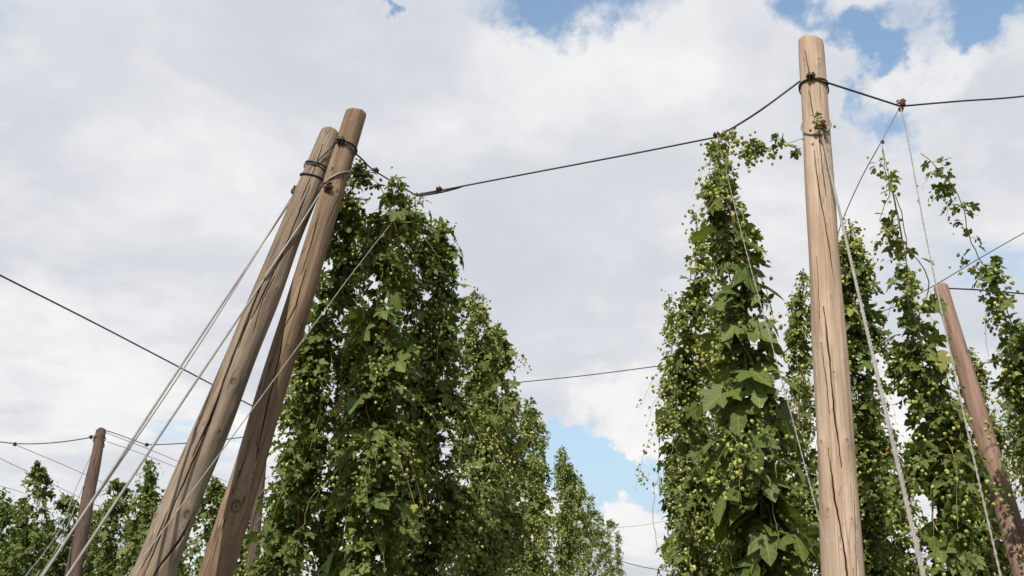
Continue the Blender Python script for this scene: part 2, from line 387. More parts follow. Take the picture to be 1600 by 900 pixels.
# shapes: (u,v,depth) of the top and of a point near the picture's lower edge
PL1 = pole('leaning_pole', P(516, 211, 9.42), P(238, 900, 6.5), .196, .262, M['wood_grey'],
           'thicker grey weathered log leaning right, the front one of the crossed pair', 'pole', 'leaning end poles', 3, res=288,
           cracks=[([(486, 288), (440, 400), (392, 500)], .009, .016), ([(503, 300), (470, 372), (452, 420)], .008, .014), ([(385, 505), (362, 560), (330, 650), (300, 715)], .012, .024),
                   ([(350, 560), (300, 680), (262, 765)], .008, .014), ([(330, 655), (285, 760), (240, 860), (215, 925)], .009, .016), ([(300, 800), (280, 845), (246, 890), (228, 930)], .014, .026),
                   ([(262, 800), (240, 850), (214, 900)], .009, .014), ([(410, 440), (388, 500), (372, 545)], .008, .014), ([(430, 430), (410, 470), (396, 520)], .006, .01), ([(505, 225), (492, 262), (470, 312)], .007, .012)],
           spots=[(364, 597, .030), (306, 671, .016), (343, 676, .020), (246, 806, .026), (290, 805, .032), (366, 640, .014), (285, 835, .018), (432, 452, .018)])
PL2 = pole('leaning_pole', P(556, 178, 9.05), P(337, 900, 7.4), .186, .248, M['wood_brown'],
           'slimmer brown log with a sawn top rising above the grey one beside the hops', 'pole', 'leaning end poles', 5, res=288,
           cracks=[([(455, 455), (436, 560), (416, 640), (400, 720)], .009, .016), ([(500, 330), (485, 385), (470, 430)], .007, .012), ([(478, 420), (462, 480), (440, 520)], .008, .012), ([(395, 800), (380, 860), (360, 930)], .008, .014),
                   ([(540, 262), (528, 310), (512, 350)], .006, .010), ([(355, 740), (345, 800), (330, 860)], .006, .010)],
           spots=[(369, 792, .048), (527, 300, .020), (548, 190, .008), (425, 590, .012), (395, 740, .012), (520, 265, .022), (450, 540, .012)], cap_tilt=.12)
PR = pole('trellis_pole', P(1267, 66, 8.05), P(1318, 900, 6.35), .190, .262, M['wood_pale'],
          'pale sunlit wooden pole, the tall one standing alone in front on the right', 'pole', None, 8, res=288,
          cracks=[([(1257, 78), (1261, 100), (1266, 118)], .007, .012), ([(1263, 140), (1268, 165), (1273, 188)], .005, .008), ([(1272, 235), (1280, 300), (1296, 385), (1306, 452)], .006, .014), ([(1287, 478), (1296, 560), (1303, 640), (1316, 732)], .009, .024),
                  ([(1293, 700), (1304, 780), (1318, 850), (1327, 925)], .011, .026), ([(1284, 540), (1290, 590), (1297, 650)], .004, .008), ([(1280, 208), (1285, 260), (1291, 310)], .005, .01), ([(1335, 770), (1337, 850), (1338, 905)], .004, .008), ([(1276, 400), (1279, 450), (1281, 500)], .003, .005)],
          spots=[(1303, 583, .012), (1284, 538, .010), (1323, 689, .015), (1283, 691, .016), (1294, 798, .015), (1280, 93, .013), (1278, 101, .008), (1330, 812, .010), (1297, 462, .007), (1300, 640, .007), (1276, 250, .007), (1318, 560, .007), (1293, 350, .006)], cap_tilt=-.18, fine_rows=.007, rimk=1.0)
PFR = pole('trellis_pole', P(1470, 449, 10.8), P(1588, 850, 8.8), .145, .205, M['wood_red'],
           'slim reddish pole leaning left behind the sparse vine at the right edge', 'pole', None, 11, res=64,
           checks=[(FR, FR-.3, .3, .9, .012, .02)], knots=[(FR, .6, .02), (FR+.4, .45, .02)])
PFL = pole('trellis_pole', P(158, 674, 19.5), P(114, 900, 16.5), .185, .26, M['wood_darkred'],
           'small dark reddish pole standing among the distant hops at the far left', 'pole', None, 12, res=48,
           checks=[(FR+.2, FR-.2, .4, .95, .02, .03)], knots=[(FR, .965, .04), (FR-.2, .8, .03), (FR+.3, .6, .03)])
PBK = pole('trellis_pole', P(409, 716, 17.5), P(392, 900, 16.0), .17, .22, M['wood_darkred'],
           'reddish pole mostly hidden behind the slimmer leaning log and the dark hops', 'pole', None, 13, res=48)

# ------------------------------------------------------------------ wires
def frame_of(d):
    d = d/np.linalg.norm(d); a = np.array([0, 0, 1.0]) if abs(d[2]) < .9 else np.array([1.0, 0, 0])
    x = np.cross(d, a); x /= np.linalg.norm(x); return d, x, np.cross(d, x)
def clamp(p, d, s, mat, parent, name='clamp', label=None):
    """wire rope grip: saddle, U-bolt and two nuts"""
    d, x, y = frame_of(np.asarray(d, float)); p = np.asarray(p, float); m = MB()
    m.box(p-y*s*.35, d*s*.75, x*s*.6, y*s*.3)
    for k in (-.35, .35):
        a = [p+d*s*k+x*s*.38*math.cos(t)+y*s*(.1+.5*math.sin(t)) for t in np.linspace(0, math.pi, 9)]
        m.tube([p+d*s*k+x*s*.38-y*s*.95]+a+[p+d*s*k-x*s*.38-y*s*.95], s*.11, 6)
        for q in (-1, 1): m.tube([p+d*s*k+x*s*.38*q-y*s*.62, p+d*s*k+x*s*.38*q-y*s*.88], s*.2, 6)
    o = m.build(name, mat, parent, smooth=False)
    if label: o['label'] = label
    return o
def wire(name, segs, mat, label, cat='wire', group=None, origin=None, clamps=(), loops=(), strands=0):
    """segs: list of (points, radius); clamps: (p, dir, size, mat); loops: (pts, radius, mat)"""
    root = empty(name, segs[0][0][0] if origin is None else origin, label, cat, group)
    m = MB()
    for pts, r in segs:
        pts = np.asarray(pts, float)
        if strands:
            L = np.linalg.norm(np.diff(pts, axis=0), axis=1).sum(); n = int(L/.018)
            t = np.linspace(0, 1, n); s = np.concatenate([[0], np.cumsum(np.linalg.norm(np.diff(pts, axis=0), axis=1))]); s /= s[-1]
            q = np.stack([np.interp(t, s, pts[:, k]) for k in range(3)], -1)
            d, x, y = frame_of(q[-1]-q[0])
            for k in range(strands):
                ph = t*L/.14*2*math.pi+k*2*math.pi/strands
                m.tube(q+r*.52*(np.cos(ph)[:, None]*x+np.sin(ph)[:, None]*y), r*.55, 6)
        else: m.tube(pts, r, 6)
    m.build('cable', mat, root)
    for (p, d, s, mt) in clamps: clamp(p, d, s, mt, root)
    for (pts, r, mt) in loops: MB().tube(pts, r, 6).build('pole_loop', mt, root)
    return root
def hoop(pl, p_on, tilt=0., extra=.008, a0=0, a1=2*math.pi, tdir=0):
    """ring round a pole through height of p_on (projected on the axis), tilted"""
    s = np.dot(np.asarray(p_on)-pl['base'], pl['ax']); r = pl['rad'](s)+extra
    th = np.linspace(a0, a1, 40)
    return np.array([pl['base']+pl['ax']*(s+tilt*math.cos(t-tdir)*r)+r*(math.cos(t)*pl['xb']+math.sin(t)*pl['yb']) for t in th])
def on(pl, u, v, lift=.012):
    """point on the camera side of a pole seen at pixel u,v (nearest axis point pulled to the camera)"""
    r = ray(u, v); rn = r/np.linalg.norm(r)
    # closest point between ray and axis
    a, b = pl['base'], pl['ax']; w0 = CAM-a; bb = np.dot(rn, b); dd = np.dot(rn, w0); ee = np.dot(b, w0)
    s = (ee-bb*dd)/(1-bb*bb); ts = (bb*ee-dd)/(1-bb*bb)
    off = np.linalg.norm((CAM+rn*ts)-(a+b*s)); rad = pl['rad'](s)+lift
    return CAM+rn*(ts-math.sqrt(max(rad*rad-off*off, 0))/max(math.sqrt(1-bb*bb), .2))
HW = 5.6
TL = PZ(648, 304, HW)            # where the cross wire carries the left row
TR = PZ(1121, 214, HW)           # ... the right row
TM = PZ(1407, 166, HW)           # ... the next row to the right
# cross wire between the two logs and the right pole
k1 = on(PL2, 532, 221, .02); k2 = on(PR, 1266, 121, .02)
k3 = P(587, 268, np.dot(TL-CAM, Fw)-.2)
w1 = wire('trellis_wire', [(sag(P(650, 304.5, np.dot(TL-CAM, Fw)), P(686, 298, 9.0), .0, 4), .010), (np.vstack([sag(P(650, 306, 9.3), P(722, 291.5, 8.95), .015, 12)]), .008),
      (curve([P(686, 298, 9.0), P(800, 276, 8.85), P(900, 257, 8.7), P(1000, 238, 8.6), TR], 10), .0075), (curve([TR, P(1180, 178, 7.95), on(PR, 1250, 127, .012)], 10), .008)],
      M['dark_wire'], 'dark steel wire running across the gap between both hop rows up to the pale pole', 'wire', None,
      clamps=[(P(686, 297, 9.0), TR-TL, .034, M['rust']), (P(1120, 213, np.dot(TR-CAM, Fw)), TR-TL, .04, M['black_iron'])])
w2 = wire('trellis_wire', [(curve([on(PR, 1286, 127, .012), P(1345, 146, 7.85), TM], 10), .008), (curve([TM, P(1500, 158, 8.4), P(1610, 149, 8.6), P(1800, 120, 9)], 10), .0075)],
      M['dark_wire'], 'dark steel wire from the pale pole to the right edge, dipping at a rusty clamp', 'wire', None,
      clamps=[(TM+np.array([0, 0, .03]), Zu+.2*Rt, .045, M['rust']), (TM-np.array([0, 0, .035]), Rt, .028, M['black_iron']), (on(PR, 1267, 121, .022), Rt, .042, M['black_iron'])],
      loops=[(hoop(PR, on(PR, 1266, 121), .12, .010, tdir=math.pi/2), .008, M['dark_wire']), (hoop(PR, on(PR, 1266, 128), -.3, .011, tdir=math.pi/2-.6), .006, M['dark_wire'])])
# ties on the left pair
w3 = wire('trellis_wire', [(curve([k1, on(PL2, 543, 226, .02), on(PL2, 553, 237, .022), P(566, 249, 8.95), k3, TL], 12), .0078), (curve([on(PL2, 549, 262, .01), P(565, 272, 9.0), k3], 10), .006), (curve([k1, on(PL1, 520, 229, .06), on(PL1, 508, 240, .03), on(PL1, 496, 252, .03), P(486, 264, 8.98), P(482, 274, 9.0)], 8), .007)],
      M['dark_wire'], 'short dark tie wire wound over both leaning logs and down to the left hops', 'wire', None,
      clamps=[(k1, Rt, .048, M['black_iron']), (k3, TL-k1, .04, M['rust'])],
      loops=[(hoop(PL2, on(PL2, 546, 226), .2, .010, tdir=FR), .008, M['dark_wire'])])
c4 = P(458, 304, 8.9); c5 = on(PL2, 510, 289, .03)
w4 = wire('guy_wire', [(curve([P(484, 264, 9.0), c4, P(300, 556, 7.2), P(65, 900, 5.4), P(20, 967, 5.1)], 12), .0055), (curve([P(486, 268, 9.0), P(470, 296, 8.95), P(456, 312, 8.9), P(296, 552, 7.2), P(66.5, 900, 5.4), P(21, 968, 5.1)], 12), .0085)],
      M['grey_wire'], 'doubled grey guy wire farthest left of the ones slanting down from the leaning logs', 'wire', 'guy wires of the leaning logs',
      clamps=[(c4+np.array([.01, 0, .02]), P(300, 556, 7.2)-c4, .036, M['rust']), (c4+(P(484, 262, 9.2)-c4)*.2, P(300, 556, 7.2)-c4, .036, M['black_iron'])],
      loops=[(hoop(PL1, on(PL1, 505, 250), .55, .010, tdir=math.pi/2), .008, M['dark_wire']), (hoop(PL1, on(PL1, 500, 255), .35, .012, tdir=math.pi/2+.3), .006, M['dark_wire'])])
w5 = wire('guy_wire', [(curve([c5, on(PL1, 500, 302, .05), on(PL1, 470, 350, .025), on(PL1, 420, 424, .025), P(396, 462, 7.9), P(250, 680, 6.6), P(105, 900, 5.5), P(60, 970, 5.2)], 12), .0088)],
      M['grey_wire'], 'grey guy wire that crosses the face of the grey log below its rusty clamps', 'wire', 'guy wires of the leaning logs',
      clamps=[(c5, Up, .048, M['rust']), (c5-Up*.04+Rt*.02, Up+Rt, .04, M['rust'])],
      loops=[(hoop(PL1, on(PL1, 498, 268), .6, .010, tdir=math.pi/2-.2), .009, M['dark_wire']), (hoop(PL2, on(PL2, 530, 277), 1.0, .012, tdir=-.2), .0085, M['grey_wire'])])
w6 = wire('guy_wire', [(curve([TL, P(555, 421, 8.3), P(350, 700, 5.8), P(205, 896, 4.6), P(160, 957, 4.3)], 12), .0034)],
      M['dull_rope'], 'thin pale guy wire running from the left hop tops down across both logs', 'wire', 'guy wires of the leaning logs')
# guys on the right
g1 = on(PR, 1283, 203, .03)
w7 = wire('guy_wire', [(curve([g1, P(1300, 280, 7.2), P(1321, 370, 6.5), P(1365, 560, 5.0), P(1442, 895, 3.45), P(1458, 965, 3.2)], 12), .0098)],
      M['pale_rope'], 'thick pale twisted guy rope coming down from the front of the pale pole', 'wire', None, strands=3,
      clamps=[(g1+Up*.05, Up, .036, M['rust']), (g1, Up, .036, M['rust'])],
      loops=[(hoop(PR, on(PR, 1274, 184), 1.35, .007, tdir=math.pi/2), .009, M['grey_wire'])])
w8 = wire('guy_wire', [(curve([TM, P(1420, 225, 7.7), P(1447, 370, 6.7), P(1500, 620, 5.3), P(1562, 893, 4.1), P(1580, 965, 3.8)], 12), .0052)],
      M['pale_rope'], 'pale twisted guy rope hanging from the rusty wire clamp through the sparse vine', 'wire', None, strands=2)
w9 = wire('guy_wire', [(curve([TR, P(1140, 290, 7.6), P(1168, 400, 7.0), P(1215, 570, 6.1), P(1283, 822, 5.0), P(1320, 960, 4.5)], 12), .0036)],
      M['dull_rope'], 'pale twisted guy rope passing over the leaves just left of the pale pole', 'wire', None, strands=2)
w10 = wire('training_string', [(curve([TM, P(1375, 225, 8.0), P(1345, 280, 8.3), P(1318, 340, 8.6), P(1305, 380, 8.9)], 10), .004)],
      M['twine'], 'thin brown string slanting left from the rusty wire clamp toward the pale pole', 'string', None, clamps=[(P(1378, 222, 8.0), Up, .02, M['rust'])])
w11 = wire('training_string', [(curve([P(1125, 243, 7.75), P(1190, 236, 7.8), P(1262, 214, 7.72)], 10), .0025)], M['twine'], 'thin horizontal string carrying a leafy side shoot toward the pale pole', 'string')
# far wires
wire('trellis_wire', [(curve([P(-60, 398, 11.4), P(0, 430, 12.0), P(160, 511, 13.6), P(330, 600, 16), P(390, 632, 17), P(480, 677, 19.5)], 10), .011)], M['dark_wire'],
     'long dark wire crossing the open sky at the left edge behind the grey log', 'wire')
wire('trellis_wire', [(curve([P(780, 601, 17.6), P(815, 597, 17.5), P(920, 586, 17.2), P(1035, 571, 16.8), P(1085, 563, 16.7)], 8), .0085)], M['dark_wire'],
     'farther dark wire across the gap between the rows at half height', 'wire')
wire('trellis_wire', [(curve([P(955, 872, 45), P(1000, 885, 44), P(1050, 893, 43)], 8), .018)], M['dark_wire'], 'distant wire low in the gap between the rows by the lower edge', 'wire')
wire('trellis_wire', [(curve([P(940, 826, 38), P(1000, 821, 37), P(1050, 812, 36)], 8), .008)], M['grey_wire'], 'faint distant wire across the gap just above the lowest one', 'wire')
wire('trellis_wire', [(curve([P(1340, 500, 13), P(1400, 478, 12.8), P(1470, 440, 12.5), P(1540, 398, 12.2), P(1660, 330, 11.8)], 8), .0055)], M['dark_wire'], 'thin wire rising to the right edge above the slim reddish pole', 'wire')
wire('trellis_wire', [(curve([P(1466, 450, 10.75), P(1530, 453, 10.8), P(1600, 459, 11), P(1680, 464, 11.2)], 8), .0085)], M['dark_wire'], 'dark wire leading right from the top of the slim reddish pole', 'wire')
wl = wire('trellis_wire', [(curve([P(-60, 684, 20), P(22, 693, 20), ], 6), .012), (sag(P(22, 693, 20), P(143, 683, 20), .05), .011), (curve([P(143, 683, 20), P(158, 676, 19.6), P(170, 674, 19.6), P(228, 695, 20)], 8), .009), (sag(P(228, 695, 20), P(400, 680, 20), .04), .011)],
     M['dark_wire'], 'dark wire joining the small far left pole with points on either side of it', 'wire', None,
     clamps=[(P(22, 694, 20), Up, .05, M['black_iron']), (P(141, 683, 20), Up, .05, M['black_iron']), (P(228, 695, 20), Up, .05, M['black_iron'])],
     loops=[(hoop(PFL, P(156, 700, 19.4), .3, .012), .008, M['dark_wire']), (hoop(PFL, P(153, 712, 19.4), -.9, .012), .008, M['dark_wire'])])
for (pts, lab) in (([(22, 694, 20), (130, 740, 24), (260, 800, 30)], 'faint grey wire sloping down right from the leftmost far clamp'),
                   ([(-20, 706, 20), (0, 716, 20.5), (120, 775, 25), (220, 822, 30)], 'faint grey wire entering low at the left edge above the distant hops'),
                   ([(160, 674, 19.6), (228, 700, 21), (300, 730, 24), (420, 780, 30)], 'faint grey wire sloping right from the small far left pole'),
                   ([(168, 690, 20), (240, 716, 22), (330, 752, 26)], 'second faint grey wire below the one sloping right from the far left pole'),
                   ([(-30, 752, 24), (10, 762, 24.5), (110, 792, 27), (190, 815, 30)], 'lowest faint grey wire at the left edge among the hop tips')):
    wire('trellis_wire', [(curve([P(*p) for p in pts], 8), .0065)], M['grey_wire'], lab, 'wire', 'faint far wires on the left')
for (pts, lab) in (([(148, 700, 19.2), (120, 760, 18), (92, 830, 16.5), (40, 900, 14.5), (0, 950, 13.5)], 'thin guy wire from the small far left pole toward the lower left corner'),
                   ([(151, 716, 19.2), (128, 765, 18), (95, 845, 16.5), (62, 900, 15), (20, 960, 14)], 'second thin guy wire just right of the one from the far left pole')):
    wire('guy_wire', [(curve([P(*p) for p in pts], 8), .0075)], M['grey_wire'], lab, 'wire', 'guy wires of the far left pole')

# ------------------------------------------------------------------ hop plants
def leaf_template(half, curl, fold, cupx):
    """half outline (x,y>=0) from base to tip -> verts, tris"""
    up = half; lo = [(x, -y) for x, y in half[1:-1]][::-1]
    out = list(up)+lo; c = (.18, 0.0)
    V = [c]+out; n = len(out)
    V = np.array([[x, y, fold*abs(y)-curl*x*x-cupx*abs(y)**2] for x, y in V])
    V[0, 2] = 0
    F = np.array([[0, 1+i, 1+(i+1) % n] for i in range(n)])
    return V, F
H5 = [(0, 0), (-.17, .10), (-.26, .30), (-.10, .56), (.10, .36), (.30, .62), (.58, .70), (.52, .40), (.46, .24), (.66, .30), (.82, .20), (1, 0)]
H3 = [(0, 0), (-.15, .14), (-.12, .36), (.10, .50), (.42, .58), (.44, .36), (.42, .24), (.62, .28), (.84, .16), (1, 0)]
H1 = [(0, 0), (-.10, .16), (.02, .36), (.28, .42), (.55, .32), (.82, .14), (1, 0)]
H0 = [(0, 0), (.05, .34), (.5, .36), (1, 0)]
TEMPL = {'5': [leaf_template(H5, c, f, q) for c, f, q in ((.25, .22, .3), (.45, .10, .45), (.12, .35, .1))],
         '3': [leaf_template(H3, c, f, q) for c, f, q in ((.3, .25, .25), (.5, .05, .3), (.15, .4, .1))],
         '1': [leaf_template(H1, c, f, q) for c, f, q in ((.3, .3, .2), (.5, .5, .2))],
         '0': [leaf_template(H0, c, f, q) for c, f, q in ((.2, .3, .2), (.4, .5, .2))]}
def cone_template(rings, k):
    V = []; prof = {4: [(0, .18), (.3, .36), (.65, .31), (1, .05)], 6: [(0, .12), (.14, .32), (.36, .39), (.6, .34), (.82, .22), (1, .03)]}[rings]
    for i, (z, r) in enumerate(prof):
        for j in range(k):
            a = (j+.5*(i % 2))*2*math.pi/k
            rr = r*(1.18 if (j+i) % 2 else .86)
            V.append([z, rr*math.cos(a), rr*math.sin(a)])
    F = [[i*k+j, i*k+(j+1) % k, (i+1)*k+(j+1) % k, (i+1)*k+j] for i in range(rings-1) for j in range(k)]
    F.append([(rings-1)*k+q for q in range(4)])
    return np.array(V), np.array(F)
CONE_HI = cone_template(6, 6); CONE_LO = cone_template(4, 4)
def norm(a): return a/(np.linalg.norm(a, axis=-1, keepdims=True)+1e-9)
def place(tmpl, pos, xdir, nrm, size):
    """instances of a template as one vertex/face array"""
    V, F = tmpl; x = norm(xdir); z = nrm-x*(nrm*x).sum(-1, keepdims=True); z = norm(z); y = np.cross(z, x)
    W_ = pos[:, None]+size[:, None, None]*(V[None, :, 0:1]*x[:, None]+V[None, :, 1:2]*y[:, None]+V[None, :, 2:3]*z[:, None])
    n = len(pos); FF = (F[None]+(np.arange(n)*len(V))[:, None, None]).reshape(-1, F.shape[1])
    return W_.reshape(-1, 3), FF
class Leaves:
    def __init__(s, rng): s.V = []; s.F = []; s.U = []; s.T = []; s.n = 0; s.rng = rng
    def add(s, kind, pos, xd, nr, size, tint):
        if not len(pos): return
        ch = s.rng.randint(0, len(TEMPL[kind]), len(pos))
        for c, t in enumerate(TEMPL[kind]):
            k = ch == c
            if not k.any(): continue
            V, F = place(t, pos[k], xd[k], nr[k], size[k])
            s.V.append(V); s.F.append(F+s.n); s.n += len(V)
            s.U.append(np.tile(t[0][:, :2], (k.sum(), 1))); s.T.append(np.repeat(tint[k], len(t[0])))
    def build(s, name, mat, parent):
        V = np.vstack(s.V)
        return link(name, mesh_np(name, V, np.vstack(s.F), np.vstack(s.U), {'tint': np.concatenate(s.T)}), mat, parent)

def laterals(rng, base, out, L, droop, K):
    """curves (M,K,3)"""
    Mn = len(base); t = np.linspace(0, 1, K)[None, :, None]
    side = norm(np.cross(out, Zu)); wob = rng.normal(0, .10, (Mn, 1, 1)); lift = rng.uniform(.05, .45, (Mn, 1, 1))
    P_ = base[:, None]+L[:, None, None]*(out[:, None]*(t*(1-.22*t))+side[:, None]*wob*np.sin(t*3.5)+Zu*(lift*t-(lift+droop[:, None, None])*t**1.9))
    P_ += rng.normal(0, .010, P_.shape)*t
    return P_
def make_vine(name, path, prof, label, seed, group, lod=0, dens=1.0, leaf=.105, cones=1.0, sides=None, big=0.0, stems=2, zmin=.5, mat='leaf', bare=None, cone_size=.033, twine=True, fill=1.0, cat='hop vine', long_shoots=0, topcut=True, whips=6):
    """path: points from the top down; prof: [(fraction, radius)]; bare: fraction interval density factors"""
    rng = np.random.RandomState(seed)
    pts = curve(path, 20); seg = np.linalg.norm(np.diff(pts, axis=0), axis=1); s = np.concatenate([[0], np.cumsum(seg)]); L = s[-1]
    root = empty(name, (pts[-1][0], pts[-1][1], max(pts[-1][2], 0)), label, cat, group)
    def at(f): return np.stack([np.interp(f*L, s, pts[:, k]) for k in range(3)], -1)
    # main bines twisted round the string
    m = MB(); ff = np.linspace(0.0, 1, max(int(L/.06), 9))
    if twine: m.tube(at(ff[::3]), .0028 if lod < 2 else .004, 4); m.build('string', M['twine'], root)
    m = MB(); mains = []
    for k in range(stems):
        ph = rng.uniform(0, 6.28); f0 = rng.uniform(0, .03)+.03*k
        f = np.linspace(f0, 1, max(int(L/.07), 5)); c = at(f)
        rr = (.022+.03*k)*(1+.8*np.sin(f*9+ph))*np.clip((f-f0)*12, .3, 1)
        a = f*L*(5.5)+ph
        q = c+rr[:, None]*np.stack([np.cos(a), np.sin(a), 0*a], -1)+rng.normal(0, .006, c.shape)
        m.tube(q, np.interp(f, [f0, 1], [.0035, .0085]), 5 if lod < 2 else 4); mains.append((f, q))
    m.build('bine', M['bine'], root)
    # side shoots
    step = [.062, .076, .12, .21][lod]/dens
    nn = max(int(L/step), 3); per = 5
    f = np.repeat(np.linspace(0.004, .995, nn), per)+rng.normal(0, .004, nn*per); f = np.clip(f, 0.0, 1)
    rad = np.interp(f, [p[0] for p in prof], [p[1] for p in prof])
    ncl = max(int(L*[5.5, 5.5, 4.5, 3][lod]), 2); cf = np.sort(rng.uniform(0, 1, ncl)); ca = rng.uniform(0, 2*math.pi, ncl); cs = rng.choice([.62, .85, 1.1, 1.5] if lod < 2 else [.4, .75, 1.15, 1.9], ncl, p=[.3, .3, .27, .13])
    who = rng.randint(0, ncl, len(f)); in_c = rng.uniform(0, 1, len(f)) < .62
    f = np.where(in_c, np.clip(cf[who]+rng.normal(0, .045/L, len(f)), 0, 1), f)
    rad = np.interp(f, [p[0] for p in prof], [p[1] for p in prof])*np.where(in_c, cs[who], .8)
    dn = np.interp(f, [b[0] for b in bare], [b[1] for b in bare]) if bare else np.ones_like(f)
    keep = rng.uniform(0, 1, len(f)) < dn
    # clumps: groups of shoots missing now and then
    cl = .5+.5*np.sin(f*L*4.1+rng.uniform(0, 6))*np.sin(f*L*9.7+rng.uniform(0, 6)); keep &= rng.uniform(0, 1, len(f)) < (.55+.45*cl+.25)
    f, rad = f[keep], rad[keep]; base = at(f); Mn = len(f)
    az = np.where(in_c[keep], ca[who[keep]]+rng.normal(0, .33, Mn), rng.uniform(0, 2*math.pi, Mn)); out = np.stack([np.cos(az), np.sin(az), np.zeros(Mn)], -1)
    LL = rad*rng.choice([.55, .8, 1.0, 1.3], Mn, p=[.28, .32, .28, .12])*rng.uniform(.85, 1.15, Mn)+.03
    droop = rng.uniform(.15, .95, Mn)
    # a few long loose tips reaching past the rest
    whip = rng.uniform(0, 1, Mn) < min(1, whips*L/max(Mn, 1))
    LL = np.where(whip, rad*1.1+rng.uniform(.14, .38, Mn), LL); droop = np.where(whip, rng.uniform(.5, 1.3, Mn), droop)
    K = [9, 8, 6, 5][lod]
    C = laterals(rng, base, out, LL, droop, K)
    if long_shoots:
        pass
    if lod < 2:
        sm = MB(); sel = rng.uniform(0, 1, Mn) < (.75 if lod == 0 else .4)
        for c in C[sel]: sm.tube(c, np.linspace(.0032, .0015, K), 3, caps=False)
        for q in range(int(L*1.6)):      # loose stems wandering over the outside
            fs = rng.uniform(.08, .9); fe = min(fs+rng.uniform(.3, 1.0)/L, 1); g = np.linspace(fs, fe, 14); a0 = rng.uniform(0, 6.28)
            rr = np.interp(g, [p[0] for p in prof], [p[1] for p in prof])*rng.uniform(.45, .8); aa = a0+rng.normal(0, .7)*(g-fs)*L+.25*np.sin(g*L*7+a0)
            sm.tube(at(g)+rr[:, None]*np.stack([np.cos(aa), np.sin(aa), 0*aa], -1)+np.cumsum(rng.normal(0, .010, (14, 3)), 0), .0027, 4, caps=False)
        if sel.any(): tag(sm.build('side_shoot', M['shoot'], root), kind='stuff')
    lv = Leaves(rng)
    # leaves at nodes along each shoot
    Kl = [15, 13, 9, 7][lod]; tt = rng.uniform(.06, 1.0, (Mn, Kl)); ti = tt*(K-1); i0 = np.clip(ti.astype(int), 0, K-2); fr = (ti-i0)[..., None]
    idx = np.arange(Mn)[:, None]
    pos = C[idx, i0]*(1-fr)+C[idx, i0+1]*fr
    nrmr = rng.normal(0, 1, pos.shape)
    dr = norm(out[:, None]*.8+rng.normal(0, .8, pos.shape)+np.array([0, 0, -.5]))
    pos = pos+dr*rng.uniform(.01, .05, pos.shape[:2])[..., None]
    nr = norm(out[:, None]*.50+nrmr*.55+np.array([0, 0, .75]))
    sz = leaf*.74*rng.choice([.5, .7, .95, 1.3], tt.shape, p=[.22, .33, .30, .15])*rng.uniform(.85, 1.15, tt.shape)*(1.25-.65*tt)*(1+.0*tt)
    sz = sz*np.clip(rad/.22, .62, 1)[:, None]
    short = (LL[:, None]*Kl**-1)   # shorter shoots bear fewer leaves
    kp = rng.uniform(0, 1, tt.shape) < np.where(whip[:, None], .55, np.clip(.35+LL[:, None]*1.6, .35, 1))
    sz = np.where(whip[:, None], sz*.8, sz)
    pos, dr, nr, sz = pos[kp], dr[kp], nr[kp], sz[kp]
    tint = np.clip(rng.beta(2.2, 3, len(pos)), 0, .9); tint = np.where(rng.uniform(0, 1, len(pos)) < .014, .99, tint)
    if lod <= 1:
        kd = rng.choice(3, len(pos), p=[.25, .40, .35]); kd[sz > leaf*.85] = 0; kd[sz < leaf*.40] = 2
        for k, nm in enumerate('531'): lv.add(nm, pos[kd == k], dr[kd == k], nr[kd == k], sz[kd == k], tint[kd == k])
    elif lod == 2:
        kd = rng.uniform(0, 1, len(pos)) < .55
        lv.add('3', pos[kd], dr[kd], nr[kd], sz[kd]*1.1, tint[kd]); lv.add('1', pos[~kd], dr[~kd], nr[~kd], sz[~kd]*1.1, tint[~kd])
    else: lv.add('0', pos, dr, nr, sz*1.35, tint)
    # big leaves near the stem
    nb = max(int(L*[40, 34, 18, 6][lod]*fill), 6)
    fb = rng.uniform(0.01, 1, nb); dnb = np.interp(fb, [b[0] for b in bare], [b[1] for b in bare]) if bare else np.ones(nb)
    fb = fb[rng.uniform(0, 1, nb) < dnb]; nb = len(fb)
    ab = rng.uniform(0, 2*math.pi, nb); ob = np.stack([np.cos(ab), np.sin(ab), 0*ab], -1)
    rb = np.interp(fb, [p[0] for p in prof], [p[1] for p in prof])
    pb = at(fb)+ob*(rb*rng.uniform(.1, .75, nb))[:, None]
    db = norm(ob+rng.normal(0, .35, pb.shape)+np.array([0, 0, -.7])); nbm = norm(ob*.8+rng.normal(0, .3, pb.shape)+np.array([0, 0, .6]))
    sb = leaf*rng.uniform(.7, 1.5, nb)*(1+big*np.clip((fb-.3)*3, 0, 1))*np.clip(rb/.28, .42, 1)
    tb = np.clip(rng.beta(2.5, 3, nb), 0, .9); tb = np.where(rng.uniform(0, 1, nb) < .02, .97, tb)
    lv.add('5' if lod < 2 else ('3' if lod == 2 else '0'), pb, db, nbm, sb, tb)
    o = lv.build('foliage', M[mat], root)
    # cones in hanging clusters
    if cones > 0:
        nc = int(Mn*[1.9, 1.7, 1.4, .9][lod]*cones); ii = rng.randint(0, Mn, nc); tc_ = rng.uniform(.3, 1.0, nc)**.8; ti = tc_*(K-1); i0 = np.clip(ti.astype(int), 0, K-2); fr = (ti-i0)[:, None]
        cc = C[ii, i0]*(1-fr)+C[ii, i0+1]*fr
        pc = [4, 4, 3, 3][lod]
        q = (cc[:, None]+rng.normal(0, .040, (nc, pc, 3))*np.array([1, 1, 1.2])+np.array([0, 0, -.03])).reshape(-1, 3)
        q = q[rng.uniform(0, 1, len(q)) < .8]
        d = norm(rng.normal(0, .35, q.shape)+np.array([0, 0, -1])); nz_ = rng.normal(0, 1, q.shape)
        V, F = place(CONE_HI if lod == 0 else CONE_LO, q, d, nz_, cone_size*rng.uniform(.7, 1.2, len(q))*(1 if lod < 2 else 1.25))
        nv = len(CONE_HI[0] if lod == 0 else CONE_LO[0])
